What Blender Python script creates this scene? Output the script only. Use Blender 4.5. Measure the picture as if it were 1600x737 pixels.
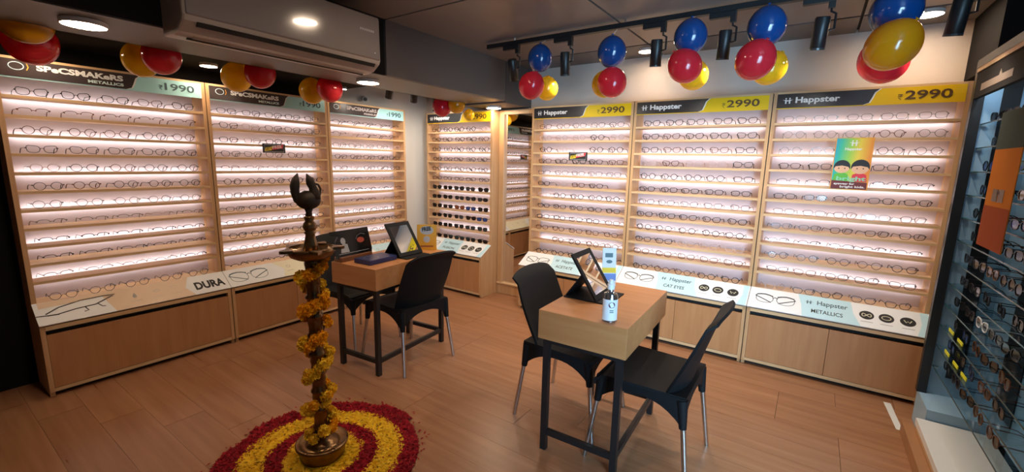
import bpy, math, random
from mathutils import Vector, Matrix
random.seed(11)
for o in list(bpy.data.objects): bpy.data.objects.remove(o, do_unlink=True)
SC = bpy.context.scene
COL = SC.collection
PI = math.pi

# ------------------------------------------------------------------ camera
YAW, PITCH, ROLL, FPX, EYE = 0.6001, 0.1705, -0.0218, 679.15, 1.45
def set_camera():
    fwd = Vector((-math.sin(YAW), math.cos(YAW), 0)); right = Vector((math.cos(YAW), math.sin(YAW), 0)); up = Vector((0, 0, 1))
    F = fwd*math.cos(PITCH) - up*math.sin(PITCH); U = up*math.cos(PITCH) + fwd*math.sin(PITCH)
    R = right*math.cos(ROLL) - U*math.sin(ROLL); U2 = U*math.cos(ROLL) + right*math.sin(ROLL)
    cd = bpy.data.cameras.new('camera'); cam = bpy.data.objects.new('camera', cd); COL.objects.link(cam)
    m = Matrix((R, U2, -F)).transposed().to_4x4(); m.translation = Vector((0, 0, EYE))
    cam.matrix_world = m
    cd.sensor_width = 36; cd.lens = FPX/1600*36; cd.clip_start = 0.02
    SC.camera = cam
set_camera()

# ------------------------------------------------------------------ world, daylight, exposure
W = bpy.data.worlds.new('world'); SC.world = W; W.use_nodes = True
W.node_tree.nodes['Background'].inputs[0].default_value = (0.55, 0.72, 1.0, 1)
W.node_tree.nodes['Background'].inputs[1].default_value = 0.25
def area(name, loc, rot, sx, sy, power, color):
    d = bpy.data.lights.new(name, 'AREA'); d.shape = 'RECTANGLE'; d.size = sx; d.size_y = sy; d.energy = power; d.color = color
    o = bpy.data.objects.new(name, d); COL.objects.link(o); o.location = loc; o.rotation_euler = rot
    return o
# inferred daylight; the unseen entrance's angle and spread are shaped to light the right side
dn = Vector((-.28, .96, -.08)).normalized()
dl_ = area('daylight', (1.25, .12, 1.15), dn.to_track_quat('-Z', 'Z').to_euler(), 1.2, 2.0, 115, (0.50, 0.76, 1.0))
dl_.data.spread = math.radians(100)
vs = SC.view_settings
vs.view_transform = 'Standard'; vs.look = 'None'; vs.gamma = 1.0; vs.use_curve_mapping = False
vs.exposure = 0.0
LED = 11.0          # rack LED strips
DOWN = 100.0         # downlight diffusers

# ------------------------------------------------------------------ materials
MATS = {}
def mat(name, col=(.8, .8, .8), rough=.5, metal=0., emit=None, strength=0., coat=0., spec=.5, trans=0.):
    if name in MATS: return MATS[name]
    m = bpy.data.materials.new(name); m.use_nodes = True; MATS[name] = m
    b = m.node_tree.nodes['Principled BSDF']
    b.inputs['Base Color'].default_value = (*col, 1); b.inputs['Roughness'].default_value = rough; b.inputs['Metallic'].default_value = metal
    b.inputs['Specular IOR Level'].default_value = spec
    b.inputs['Coat Weight'].default_value = coat
    b.inputs['Transmission Weight'].default_value = trans
    if emit: b.inputs['Emission Color'].default_value = (*emit, 1); b.inputs['Emission Strength'].default_value = strength
    return m
def noisy(name, c1, c2, scale=(1, 1, 1), nscale=4., rough=.5, detail=4., bump=0., objrand=0., coat=0., metal=0., rough2=None, lo=.35, hi=.65):
    m = mat(name, c1, rough, metal, coat=coat); nt = m.node_tree; N = nt.nodes; L = nt.links; b = N['Principled BSDF']
    tc = N.new('ShaderNodeTexCoord'); mp = N.new('ShaderNodeMapping'); mp.inputs['Scale'].default_value = scale
    nz = N.new('ShaderNodeTexNoise'); nz.inputs['Scale'].default_value = nscale; nz.inputs['Detail'].default_value = detail
    rp = N.new('ShaderNodeValToRGB'); rp.color_ramp.elements[0].position = lo; rp.color_ramp.elements[1].position = hi
    rp.color_ramp.elements[0].color = (*c1, 1); rp.color_ramp.elements[1].color = (*c2, 1)
    L.new(tc.outputs['Object'], mp.inputs[0]); L.new(mp.outputs[0], nz.inputs['Vector']); L.new(nz.outputs[0], rp.inputs[0])
    out = rp.outputs[0]
    if objrand:
        oi = N.new('ShaderNodeObjectInfo'); mr = N.new('ShaderNodeMapRange'); mr.inputs[3].default_value = 1-objrand; mr.inputs[4].default_value = 1+objrand
        L.new(oi.outputs['Random'], mr.inputs[0])
        hs = N.new('ShaderNodeHueSaturation'); L.new(mr.outputs[0], hs.inputs['Value']); L.new(out, hs.inputs['Color']); out = hs.outputs[0]
        ad = N.new('ShaderNodeVectorMath'); ad.operation = 'ADD'; L.new(mp.outputs[0], ad.inputs[0]); sc = N.new('ShaderNodeVectorMath'); sc.operation = 'SCALE'
        cb = N.new('ShaderNodeCombineXYZ'); L.new(oi.outputs['Random'], cb.inputs[0]); L.new(oi.outputs['Random'], cb.inputs[1])
        L.new(cb.outputs[0], sc.inputs[0]); sc.inputs['Scale'].default_value = 37.; L.new(sc.outputs[0], ad.inputs[1]); L.new(ad.outputs[0], nz.inputs['Vector'])
    L.new(out, b.inputs['Base Color'])
    if rough2 is not None:
        mr2 = N.new('ShaderNodeMapRange'); mr2.inputs[3].default_value = rough; mr2.inputs[4].default_value = rough2
        L.new(nz.outputs[0], mr2.inputs[0]); L.new(mr2.outputs[0], b.inputs['Roughness'])
    if bump:
        bp = N.new('ShaderNodeBump'); bp.inputs['Strength'].default_value = bump; bp.inputs['Distance'].default_value = .01
        L.new(nz.outputs[0], bp.inputs['Height']); L.new(bp.outputs[0], b.inputs['Normal'])
    return m
def sheer(name, col, gl=.12, rough=.05, tint=(1, 1, 1)):
    m = bpy.data.materials.new(name); m.use_nodes = True; MATS[name] = m; N = m.node_tree.nodes; L = m.node_tree.links
    N.remove(N['Principled BSDF'])
    t = N.new('ShaderNodeBsdfTransparent'); t.inputs[0].default_value = (*tint, 1)
    g = N.new('ShaderNodeBsdfGlossy'); g.inputs[0].default_value = (*col, 1); g.inputs[1].default_value = rough
    x = N.new('ShaderNodeMixShader'); x.inputs[0].default_value = gl
    L.new(t.outputs[0], x.inputs[1]); L.new(g.outputs[0], x.inputs[2]); L.new(x.outputs[0], N['Material Output'].inputs[0])
    return m
def balloon_mat(name, col, tr=.3):
    m = mat(name, col, .16, coat=.6); N = m.node_tree.nodes; L = m.node_tree.links; b = N['Principled BSDF']
    t = N.new('ShaderNodeBsdfTranslucent'); t.inputs[0].default_value = (*col, 1); x = N.new('ShaderNodeMixShader'); x.inputs[0].default_value = tr
    L.new(b.outputs[0], x.inputs[1]); L.new(t.outputs[0], x.inputs[2]); L.new(x.outputs[0], N['Material Output'].inputs[0])
    return m

WOOD = noisy('birch_laminate', (.52, .29, .13), (.62, .38, .195), (14, 14, .9), 3., .42, 5., lo=.3, hi=.7)
WOODH = noisy('birch_laminate_edge', (.62, .40, .20), (.70, .48, .27), (.9, 14, 14), 3., .42, 4.)
DOORM = noisy('door_laminate', (.43, .195, .078), (.51, .255, .11), (9, 9, .7), 3., .38, 6., lo=.3, hi=.7)
TABLEM = noisy('table_laminate', (.45, .185, .065), (.52, .235, .09), (.8, 10, 10), 3., .36, 6., lo=.3, hi=.7)
FLOORM = noisy('floor_laminate', (.28, .120, .055), (.38, .19, .098), (.55, 9, 1), 2.6, .24, 7., objrand=.06, rough2=.36, lo=.3, hi=.72)
BACKM = mat('rack_back_panel', (.60, .515, .555), .55)
PAINT = noisy('wall_paint_cream', (.60, .53, .47), (.64, .57, .51), (1, 1, 1), 2., .7)
WHITEP = mat('wall_paint_white', (.80, .76, .70), .7)
DARKP = mat('dark_grey_paint', (.010, .009, .0095), .8, spec=.15)
CEILP = noisy('ceiling_panel_grey', (.21, .175, .165), (.23, .195, .185), (1, 1, 1), 1.5, .4)
BEAMP = noisy('beam_grey', (.12, .105, .10), (.135, .118, .112), (1, 1, 1), 1.5, .45)
BLACKM = mat('black_metal', (.012, .012, .013), .4)
BLACKP = noisy('black_plastic', (.005, .005, .006), (.008, .008, .009), (1, 1, 1), 160., .62, bump=.08)
BLACKP.node_tree.nodes['Principled BSDF'].inputs['Specular IOR Level'].default_value = .2
TOE = mat('toe_black', (.008, .007, .007), .7)
CHROME = mat('brushed_aluminium', (.62, .60, .58), .28, 1.)
WHITE = mat('print_white', (.82, .82, .80), .45)
BOARDW = mat('board_white', (.80, .81, .82), .4)
BLUEP = mat('print_pale_blue', (.50, .72, .80), .4)
CREAMP = mat('print_cream', (.78, .74, .55), .4)
PEACHP = mat('print_peach', (.74, .56, .40), .4)
TEAL = mat('sign_teal', (.42, .76, .78), .35)
YELLOWS = mat('sign_yellow', (.86, .56, .010), .45, spec=.25)
CHAR = mat('sign_charcoal', (.028, .027, .030), .28)
BROWNS = mat('sign_dark_brown', (.055, .042, .042), .25)
INK = mat('ink_black', (.012, .012, .014), .5)
INKB = mat('ink_brown', (.10, .045, .01), .5)
INKG = mat('ink_slate', (.06, .11, .13), .5)
GREY = mat('ink_grey', (.45, .45, .46), .5)
TEALTXT = mat('ink_pale_teal', (.62, .80, .80), .5)
ORANGEP = mat('print_orange', (.82, .36, .03), .45)
REDP = mat('print_red', (.72, .03, .05), .45)
LEDM = mat('led_strip', (1, 1, 1), .5, emit=(1.0, .95, .90), strength=LED)
DIFF = mat('downlight_diffuser', (1, 1, 1), .5, emit=(1.0, .76, .54), strength=DOWN)
COOL = mat('cool_led', (1, 1, 1), .5, emit=(.60, .80, 1.0), strength=24.)
MIRROR = mat('mirror_glass', (.86, .86, .86), .02, 1.)
GLASS = sheer('clear_glass', (.75, .9, 1.), .14, .04, (.90, .97, 1.0))
LENS = sheer('clear_lens', (1, 1, 1), .035, .12, (.97, .97, .98))
DLENS = mat('dark_lens', (.012, .011, .012), .08)
BLENS = mat('blue_lens', (.03, .06, .22), .08)
BRLENS = mat('brown_lens', (.20, .055, .02), .08)
FR = {'black': mat('frame_black', (.010, .010, .011), .25),
      'gunmetal': mat('frame_gunmetal', (.07, .06, .065), .3, .7),
      'brown': mat('frame_brown', (.12, .045, .02), .25),
      'clear': mat('frame_clear', (.56, .43, .42), .2),
      'white': mat('frame_white', (.75, .75, .75), .3),
      'silver': mat('frame_silver', (.40, .37, .36), .25, .6)}
BRASS = noisy('aged_brass', (.16, .085, .035), (.25, .14, .06), (1, 1, 1), 18., .2, metal=.9, rough2=.4)
BRONZE = noisy('dark_bronze', (.035, .024, .018), (.06, .04, .028), (1, 1, 1), 25., .5, metal=.4)
MARI = noisy('marigold', (.86, .34, .006), (.90, .48, .015), (1, 1, 1), 60., .7)
MARI2 = noisy('yellow_chrysanthemum', (.86, .50, .015), (.90, .62, .05), (1, 1, 1), 60., .7)
STEMG = mat('garland_thread', (.10, .05, .02), .8)
PETY = noisy('yellow_petal', (.78, .40, .008), (.86, .55, .03), (1, 1, 1), 40., .6)
PETR = noisy('red_petal', (.20, .004, .010), (.33, .008, .016), (1, 1, 1), 40., .6)
for _m in (PETY, PETR, MARI, MARI2): _m.node_tree.nodes['Principled BSDF'].inputs['Specular IOR Level'].default_value = .1
ACW = mat('ac_white', (.24, .215, .215), .14, coat=.5)
ACV = mat('ac_vent', (.40, .35, .32), .35)
B_RED = balloon_mat('balloon_red', (.78, .030, .05), .4); B_YEL = balloon_mat('balloon_yellow', (.88, .58, .02), .45)
B_BLU = balloon_mat('balloon_blue', (.006, .065, .26), .2); B_ORA = balloon_mat('balloon_orange', (.82, .38, .010), .45)

# ------------------------------------------------------------------ mesh helpers
class MB:
    def __init__(s): s.v = []; s.f = []
    def box(s, x0, x1, y0, y1, z0, z1):
        b = len(s.v); s.v += [(x0, y0, z0), (x1, y0, z0), (x1, y1, z0), (x0, y1, z0), (x0, y0, z1), (x1, y0, z1), (x1, y1, z1), (x0, y1, z1)]
        s.f += [tuple(b+i for i in q) for q in ((0, 3, 2, 1), (4, 5, 6, 7), (0, 1, 5, 4), (1, 2, 6, 5), (2, 3, 7, 6), (3, 0, 4, 7))]; return s
    def prism(s, poly, axis, a, c):
        n = len(poly); b = len(s.v)
        for t in (a, c):
            for p in poly:
                s.v.append((t, p[0], p[1]) if axis == 'x' else ((p[0], t, p[1]) if axis == 'y' else (p[0], p[1], t)))
        s.f.append(tuple(b+i for i in range(n))[::-1]); s.f.append(tuple(b+n+i for i in range(n)))
        for i in range(n): j = (i+1) % n; s.f.append((b+i, b+j, b+n+j, b+n+i))
        return s
    def tube(s, pts, r, n=6, closed=False, flat=1.):
        pts = [Vector(p) for p in pts]; m = len(pts); b = len(s.v); prev = None
        for i, p in enumerate(pts):
            if closed: d = pts[(i+1) % m]-pts[i-1]
            else: d = pts[min(i+1, m-1)]-pts[max(i-1, 0)]
            d.normalize()
            if prev is None:
                a = Vector((0, 0, 1)) if abs(d.z) < .9 else Vector((0, 1, 0)); u = d.cross(a).normalized()
            else: u = (prev - d*prev.dot(d)).normalized()
            prev = u; w = d.cross(u); rr = r[i] if isinstance(r, (list, tuple)) else r
            for k in range(n):
                t = 2*PI*k/n+PI/n; s.v.append(tuple(p+u*(rr*math.cos(t))+w*(rr*flat*math.sin(t))))
        for i in range(m if closed else m-1):
            j = (i+1) % m
            for k in range(n): l = (k+1) % n; s.f.append((b+i*n+k, b+i*n+l, b+j*n+l, b+j*n+k))
        if not closed: s.f.append(tuple(b+k for k in range(n))[::-1]); s.f.append(tuple(b+(m-1)*n+k for k in range(n)))
        return s
    def lathe(s, prof, n=24, c=(0, 0, 0)):
        b = len(s.v); m = len(prof)
        for r, z in prof:
            for k in range(n): t = 2*PI*k/n; s.v.append((c[0]+r*math.cos(t), c[1]+r*math.sin(t), c[2]+z))
        for i in range(m-1):
            for k in range(n): l = (k+1) % n; s.f.append((b+i*n+k, b+i*n+l, b+(i+1)*n+l, b+(i+1)*n+k))
        s.f.append(tuple(b+k for k in range(n))[::-1]); s.f.append(tuple(b+(m-1)*n+k for k in range(n)))
        return s
    def ell(s, c, rx, ry, rz, nu=16, nv=10, fn=None):
        b = len(s.v)
        s.v.append((c[0], c[1], c[2]-rz))
        for i in range(1, nv):
            a = -PI/2+PI*i/nv; k2 = fn(math.sin(a)) if fn else 1.
            for k in range(nu): t = 2*PI*k/nu; s.v.append((c[0]+rx*k2*math.cos(a)*math.cos(t), c[1]+ry*k2*math.cos(a)*math.sin(t), c[2]+rz*math.sin(a)))
        s.v.append((c[0], c[1], c[2]+rz)); e = len(s.v)-1
        for k in range(nu):
            l = (k+1) % nu; s.f.append((b, b+1+l, b+1+k)); s.f.append((e, b+1+(nv-2)*nu+k, b+1+(nv-2)*nu+l))
            for i in range(nv-2): s.f.append((b+1+i*nu+k, b+1+i*nu+l, b+1+(i+1)*nu+l, b+1+(i+1)*nu+k))
        return s
    def slab(s, fn, nu, nv, th):
        """curved sheet fn(u,v)->Vector, u,v in 0..1, thickened along its normal"""
        P = [[Vector(fn(i/nu, j/nv)) for j in range(nv+1)] for i in range(nu+1)]; b = len(s.v)
        nn = []
        for i in range(nu+1):
            for j in range(nv+1):
                du = P[min(i+1, nu)][j]-P[max(i-1, 0)][j]; dv = P[i][min(j+1, nv)]-P[i][max(j-1, 0)]; nn.append(du.cross(dv).normalized())
        w = nv+1; T = (nu+1)*w
        for i in range(nu+1):
            for j in range(w): s.v.append(tuple(P[i][j]+nn[i*w+j]*th/2))
        for i in range(nu+1):
            for j in range(w): s.v.append(tuple(P[i][j]-nn[i*w+j]*th/2))
        for i in range(nu):
            for j in range(nv):
                q = (b+i*w+j, b+(i+1)*w+j, b+(i+1)*w+j+1, b+i*w+j+1); s.f.append(q); s.f.append(tuple(x+T for x in q)[::-1])
        for i in range(nu):
            for j, fl in ((0, 1), (nv, 0)):
                q = (b+i*w+j, b+(i+1)*w+j, b+T+(i+1)*w+j, b+T+i*w+j); s.f.append(q[::-1] if fl else q)
        for j in range(nv):
            for i, fl in ((0, 0), (nu, 1)):
                q = (b+i*w+j, b+i*w+j+1, b+T+i*w+j+1, b+T+i*w+j); s.f.append(q[::-1] if fl else q)
        return s
    # flat print in the local xy plane (z = height above the board)
    def rib(s, pts, w, z=.0006, closed=False):
        n = len(pts); P = [Vector((p[0], p[1])) for p in pts]; b = len(s.v)
        for i in range(n):
            d = (P[(i+1) % n]-P[i-1]) if closed else (P[min(i+1, n-1)]-P[max(i-1, 0)])
            d.normalize(); q = Vector((-d.y, d.x))*(w/2)
            s.v += [(P[i].x+q.x, P[i].y+q.y, z), (P[i].x-q.x, P[i].y-q.y, z)]
        for i in range(n if closed else n-1):
            j = (i+1) % n; s.f.append((b+2*i, b+2*i+1, b+2*j+1, b+2*j))
        return s
    def disc(s, cx, cy, rx, ry=None, z=.0006, n=20):
        ry = ry or rx; b = len(s.v); s.v += [(cx+rx*math.cos(2*PI*k/n), cy+ry*math.sin(2*PI*k/n), z) for k in range(n)]; s.f.append(tuple(range(b, b+n))); return s
    def rect(s, x0, x1, y0, y1, z=.0006):
        b = len(s.v); s.v += [(x0, y0, z), (x1, y0, z), (x1, y1, z), (x0, y1, z)]; s.f.append((b, b+1, b+2, b+3)); return s
    def poly(s, pts, z=.0006):
        b = len(s.v); s.v += [(p[0], p[1], z) for p in pts]; s.f.append(tuple(range(b, b+len(pts)))); return s
    def mesh(s, name, m, smooth=False):
        me = bpy.data.meshes.new(name); me.from_pydata(s.v, [], s.f); me.update()
        if m: me.materials.append(m)
        if smooth: me.shade_smooth()
        return me
def link(name, me, parent=None, loc=None, rot=None):
    o = bpy.data.objects.new(name, me); COL.objects.link(o)
    if parent: o.parent = parent
    if loc: o.location = loc
    if rot: o.rotation_euler = rot
    return o
def obj(name, mb, m, parent=None, smooth=False, bevel=0., loc=None, rot=None, auto=False):
    o = link(name, mb.mesh(name, m, smooth), parent, loc, rot)
    if auto: o.data.set_sharp_from_angle(angle=math.radians(40))
    if bevel:
        b = o.modifiers.new('bevel', 'BEVEL'); b.width = bevel; b.segments = 2; b.limit_method = 'ANGLE'
    return o
def tag(o, label, cat, group=None, kind=None):
    o['label'] = label
    if cat: o['category'] = cat
    if group: o['group'] = group
    if kind: o['kind'] = kind
    return o
def thing(name, label, cat, loc=(0, 0, 0), rotz=0., group=None, rot=None):
    o = bpy.data.objects.new(name, None); COL.objects.link(o); o.location = loc; o.rotation_euler = rot or (0, 0, rotz); o.empty_display_size = .1
    return tag(o, label, cat, group)
def struct(name, mb, m, label, bevel=0.):
    o = obj(name, mb, m, None, bevel=bevel); o['kind'] = 'structure'; o['label'] = label; return o
def circ(cx, cy, r, n=20, ry=None): return [(cx+r*math.cos(2*PI*k/n), cy+(ry or r)*math.sin(2*PI*k/n)) for k in range(n)]
_T = {}
def text_mesh(s, bold, m):
    k = (s, bold, m.name)
    if k in _T: return _T[k]
    cu = bpy.data.curves.new('t', 'FONT'); cu.body = s; cu.size = 1; cu.offset = bold; cu.resolution_u = 3
    o = bpy.data.objects.new('t', cu); COL.objects.link(o); dg = bpy.context.evaluated_depsgraph_get()
    me = bpy.data.meshes.new_from_object(o.evaluated_get(dg)); bpy.data.objects.remove(o, do_unlink=True)
    xs = [v.co.x for v in me.vertices]; ys = [v.co.y for v in me.vertices]
    x0, x1, y0, y1 = min(xs), max(xs), min(ys), max(ys)
    for v in me.vertices: v.co.x = (v.co.x-x0)/(x1-x0); v.co.y = (v.co.y-y0)/(y1-y0); v.co.z = 0
    me.materials.clear(); me.materials.append(m); _T[k] = me; return me
def text(s, parent, m, x, y, w, h, bold=.02, z=.0009, name='lettering', rot=None):
    o = link(name, text_mesh(s, bold, m), parent, (x, y, z), rot); o.scale = (w, h, 1); return o
def rupee(mb, x, y, h, w, t):
    mb.rect(x, x+w, y+h-t, y+h, .0009); mb.rect(x, x+w, y+h*.66-t/2, y+h*.66+t/2, .0009)
    mb.rib([(x+w*.1, y+h-t/2), (x+w*.6, y+h*.9), (x+w*.72, y+h*.7), (x+w*.55, y+h*.48), (x+w*.1, y+h*.42), (x+w*.75, y)], t, .001)
ORD = ['first', 'second', 'third', 'fourth', 'fifth', 'sixth', 'seventh', 'eighth', 'ninth', 'tenth', 'eleventh', 'twelfth', 'thirteenth', 'fourteenth']

# ------------------------------------------------------------------ the setting
XL, XLU, YR, YRU = -3.594, -3.7257, 3.4946, 3.6649
ZL, ZB, ZS, ZT, DEP = .4495, .5531, 1.8549, 1.9632, .19
WX, WY, RX, BY, CZ = -3.93, 3.87, .95, -2.6, 2.35
fl = struct('floor', MB().box(WX-.1, 1.95, BY-.1, WY+.1, -.06, -.006), mat('subfloor', (.05, .03, .02), .8), 'shop floor laid with warm brown wood-look planks')
pm = MB().box(-.599, .599, -.0945, .0945, -.006, 0).mesh('plank', FLOORM)
ph = MB().box(-.2985, .2985, -.0945, .0945, -.006, 0).mesh('plank', FLOORM)
row = 0; y = -1.0
while y < WY:
    x = WX-.6-random.choice((0, .3, .6, .9))
    while x < 1.3:
        cx = x+.6
        if cx-.599 >= WX-.05 or cx+.599 > WX:
            link('plank', pm, fl, (cx, y+.095, 0))
        x += 1.2
    y += .19
struct('wall_left', MB().box(WX-.1, WX, BY, WY+.1, 0, CZ+.1), WHITEP, 'pale wall behind the racks with white price tags')
struct('wall_far', MB().box(WX, RX+.1, WY, WY+.1, 0, CZ+.1), PAINT, 'cream wall above the racks with yellow price tags')
struct('wall_behind', MB().box(WX, RX+.1, BY-.1, BY, 0, CZ+.1), PAINT, 'cream wall at the near end of the shop')
wr = MB(); wr.box(RX, RX+.1, 1.5, WY, 0, CZ+.1); wr.box(RX, 1.85, 1.4, 1.5, 0, CZ+.1); wr.box(1.75, 1.85, .6, 1.4, 0, CZ+.1); wr.box(.50, .60, BY, -.05, 0, CZ+.1)
struct('wall_right', wr, DARKP, 'dark grey wall behind the glass sunglasses cabinet')
wf = MB(); GL = 1.39  # out-of-view entrance, its angle invented to steer daylight away from the left wall
for xx in (0, GL/2-.03, GL-.06): wf.box(xx, xx+.06, -.025, .025, 0, CZ)
wf.box(0, GL, -.025, .025, 0, .08); wf.box(0, GL, -.025, .025, 2.14, CZ)
w1 = struct('window_1', wf, BLACKM, 'unseen glazed shop entrance, angled to send daylight to the right'); w1.location = (.55, -.05, 0); w1.rotation_euler = (0, 0, PI/6)
for xx in (.06, GL/2+.03): obj('pane', MB().box(xx, xx+GL/2-.09, -.004, .004, .08, 2.14), GLASS, w1)
# ceiling of big grey panels with recessed joints
ce = struct('ceiling', MB().box(WX, 1.85, BY, WY+.1, CZ+.02, CZ+.12), TOE, 'dark grey panelled ceiling')
for x0, x1 in ((-2.44, -1.16), (-1.145, .12), (.135, RX+.0)):
    for y0, y1 in ((BY, -.1), (-.085, 2.03), (2.045, 3.46)):
        obj('panel', MB().box(x0, x1, y0, y1, CZ, CZ+.02), CEILP, ce)
    obj('panel', MB().box(x0, x1, 3.485, WY, CZ+.0, CZ+.02), BEAMP, ce)
obj('panel', MB().box(WX, -2.95, 2.6, WY, CZ, CZ+.02), CEILP, ce)
# boxed beam that carries the air conditioner
b1 = struct('trim_1', MB().box(-2.94, -2.46, BY, 3.405, 2.01, CZ+.02), TOE, 'boxed ceiling beam carrying the air conditioner')
obj('panel', MB().box(-2.46, -2.44, BY, 2.02, 2.0, CZ), DARKP, b1)
obj('panel', MB().box(-2.46, -2.44, 2.035, 3.405, 2.0, CZ), BEAMP, b1)
obj('panel', MB().box(-2.95, -2.462, BY, 3.405, 1.998, 2.01), BEAMP, b1)
obj('panel', MB().box(-2.95, -2.94, BY, 3.405, 1.998, CZ), DARKP, b1)
struct('trim_2', MB().box(-2.95, -2.445, 3.42, WY, 1.985, CZ+.02), mat('beam_dark', (.085, .078, .076), .55), 'darker end of the boxed beam above the tall mirror', .003)
struct('trim_3', MB().box(WX, -2.955, BY, 2.6, 2.08, CZ+.02), DARKP, 'dark lowered ceiling over the left-hand racks')
struct('trim_4', MB().box(WX, WX+.006, BY, 2.62, 0, CZ), DARKP, 'dark panelling above the left-hand racks')
struct('trim_5', MB().box(.69, RX, 3.3, WY, 1.99, CZ), DARKP, 'dark bulkhead above the glass cabinet corner')

# ------------------------------------------------------------------ display racks
def draw_specs(mb, cx, cy, s, w, kind='rect', tilt=0.):
    def T(p):
        c, n = math.cos(tilt), math.sin(tilt); return (cx+s*(p[0]*c-p[1]*n), cy+s*(p[0]*n+p[1]*c))
    for sx in (-1, 1):
        pts = []
        for k in range(22):
            a = 2*PI*k/22; ca, sa = math.cos(a), math.sin(a); e = .62 if kind == 'rect' else .9
            X = .24*math.copysign(abs(ca)**e, ca); Y = (.17 if kind == 'rect' else .19)*math.copysign(abs(sa)**e, sa)
            if kind == 'cat' and Y > 0: Y += .04*max(0, sx*X/.24)
            pts.append(T((sx*.29+X, Y)))
        mb.rib(pts, w*.7 if kind != 'rect' else w, closed=True)
        if kind != 'rect': mb.rib([T((sx*(.06+.46*t), .12+.06*math.sin(PI*t)+.02*t)) for t in (0, .25, .5, .75, 1)], w*1.8, .0008)
        mb.rib([T((sx*.52, .12)), T((sx*.56, .08)), T((sx*.30, -.05)), T((sx*.10, -.16))], w*1.3, .0007)
    mb.rib([T((-.07, .05)), T((0, .09)), T((.07, .05))], w*1.2)
def people_logo(parent, m, x, y, h, z=.0009):
    mb = MB(); w = h*1.55
    for cx in (.32, .68):
        mb.disc(x+w*cx, y+h*.88, h*.12, z=z); mb.poly([(x+w*(cx-.07), y), (x+w*(cx+.07), y), (x+w*(cx+.07), y+h*.7), (x+w*(cx-.07), y+h*.7)], z)
    mb.poly([(x, y+h*.68), (x+w*.3, y+h*.42), (x+w*.7, y+h*.42), (x+w, y+h*.68), (x+w*.7, y+h*.58), (x+w*.3, y+h*.58)], z*1.2)
    return obj('people_emblem', mb, m, parent)
def icons(parent, xs, y, r, m=INK):
    for i, x in enumerate(xs):
        wh = MB(); d = obj('icon_disc', MB().disc(x, y, r, r, n=24), m, parent)
        if i == 0: wh.rib([(x+r*.62*math.cos(a), y+r*.34*math.sin(2*a)) for a in [2*PI*k/24 for k in range(24)]], r*.13, .001, True)
        if i == 1: wh.rib(circ(x, y, r*.6, 14, r*.42), r*.12, .001, True)
        if i == 2: wh.rib([(x-r*.5, y+r*.3), (x-r*.2, y-r*.25), (x, y+r*.1), (x+r*.2, y-r*.25), (x+r*.5, y+r*.3)], r*.16, .001)
        obj('icon_mark', wh, mat('ink_pale_gold', (.62, .60, .45), .5), parent)
        obj('caption_line', MB().rib([(x-r*.8, y-r*1.55), (x+r*.8, y-r*1.55)], r*.16), GREY, parent)

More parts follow.
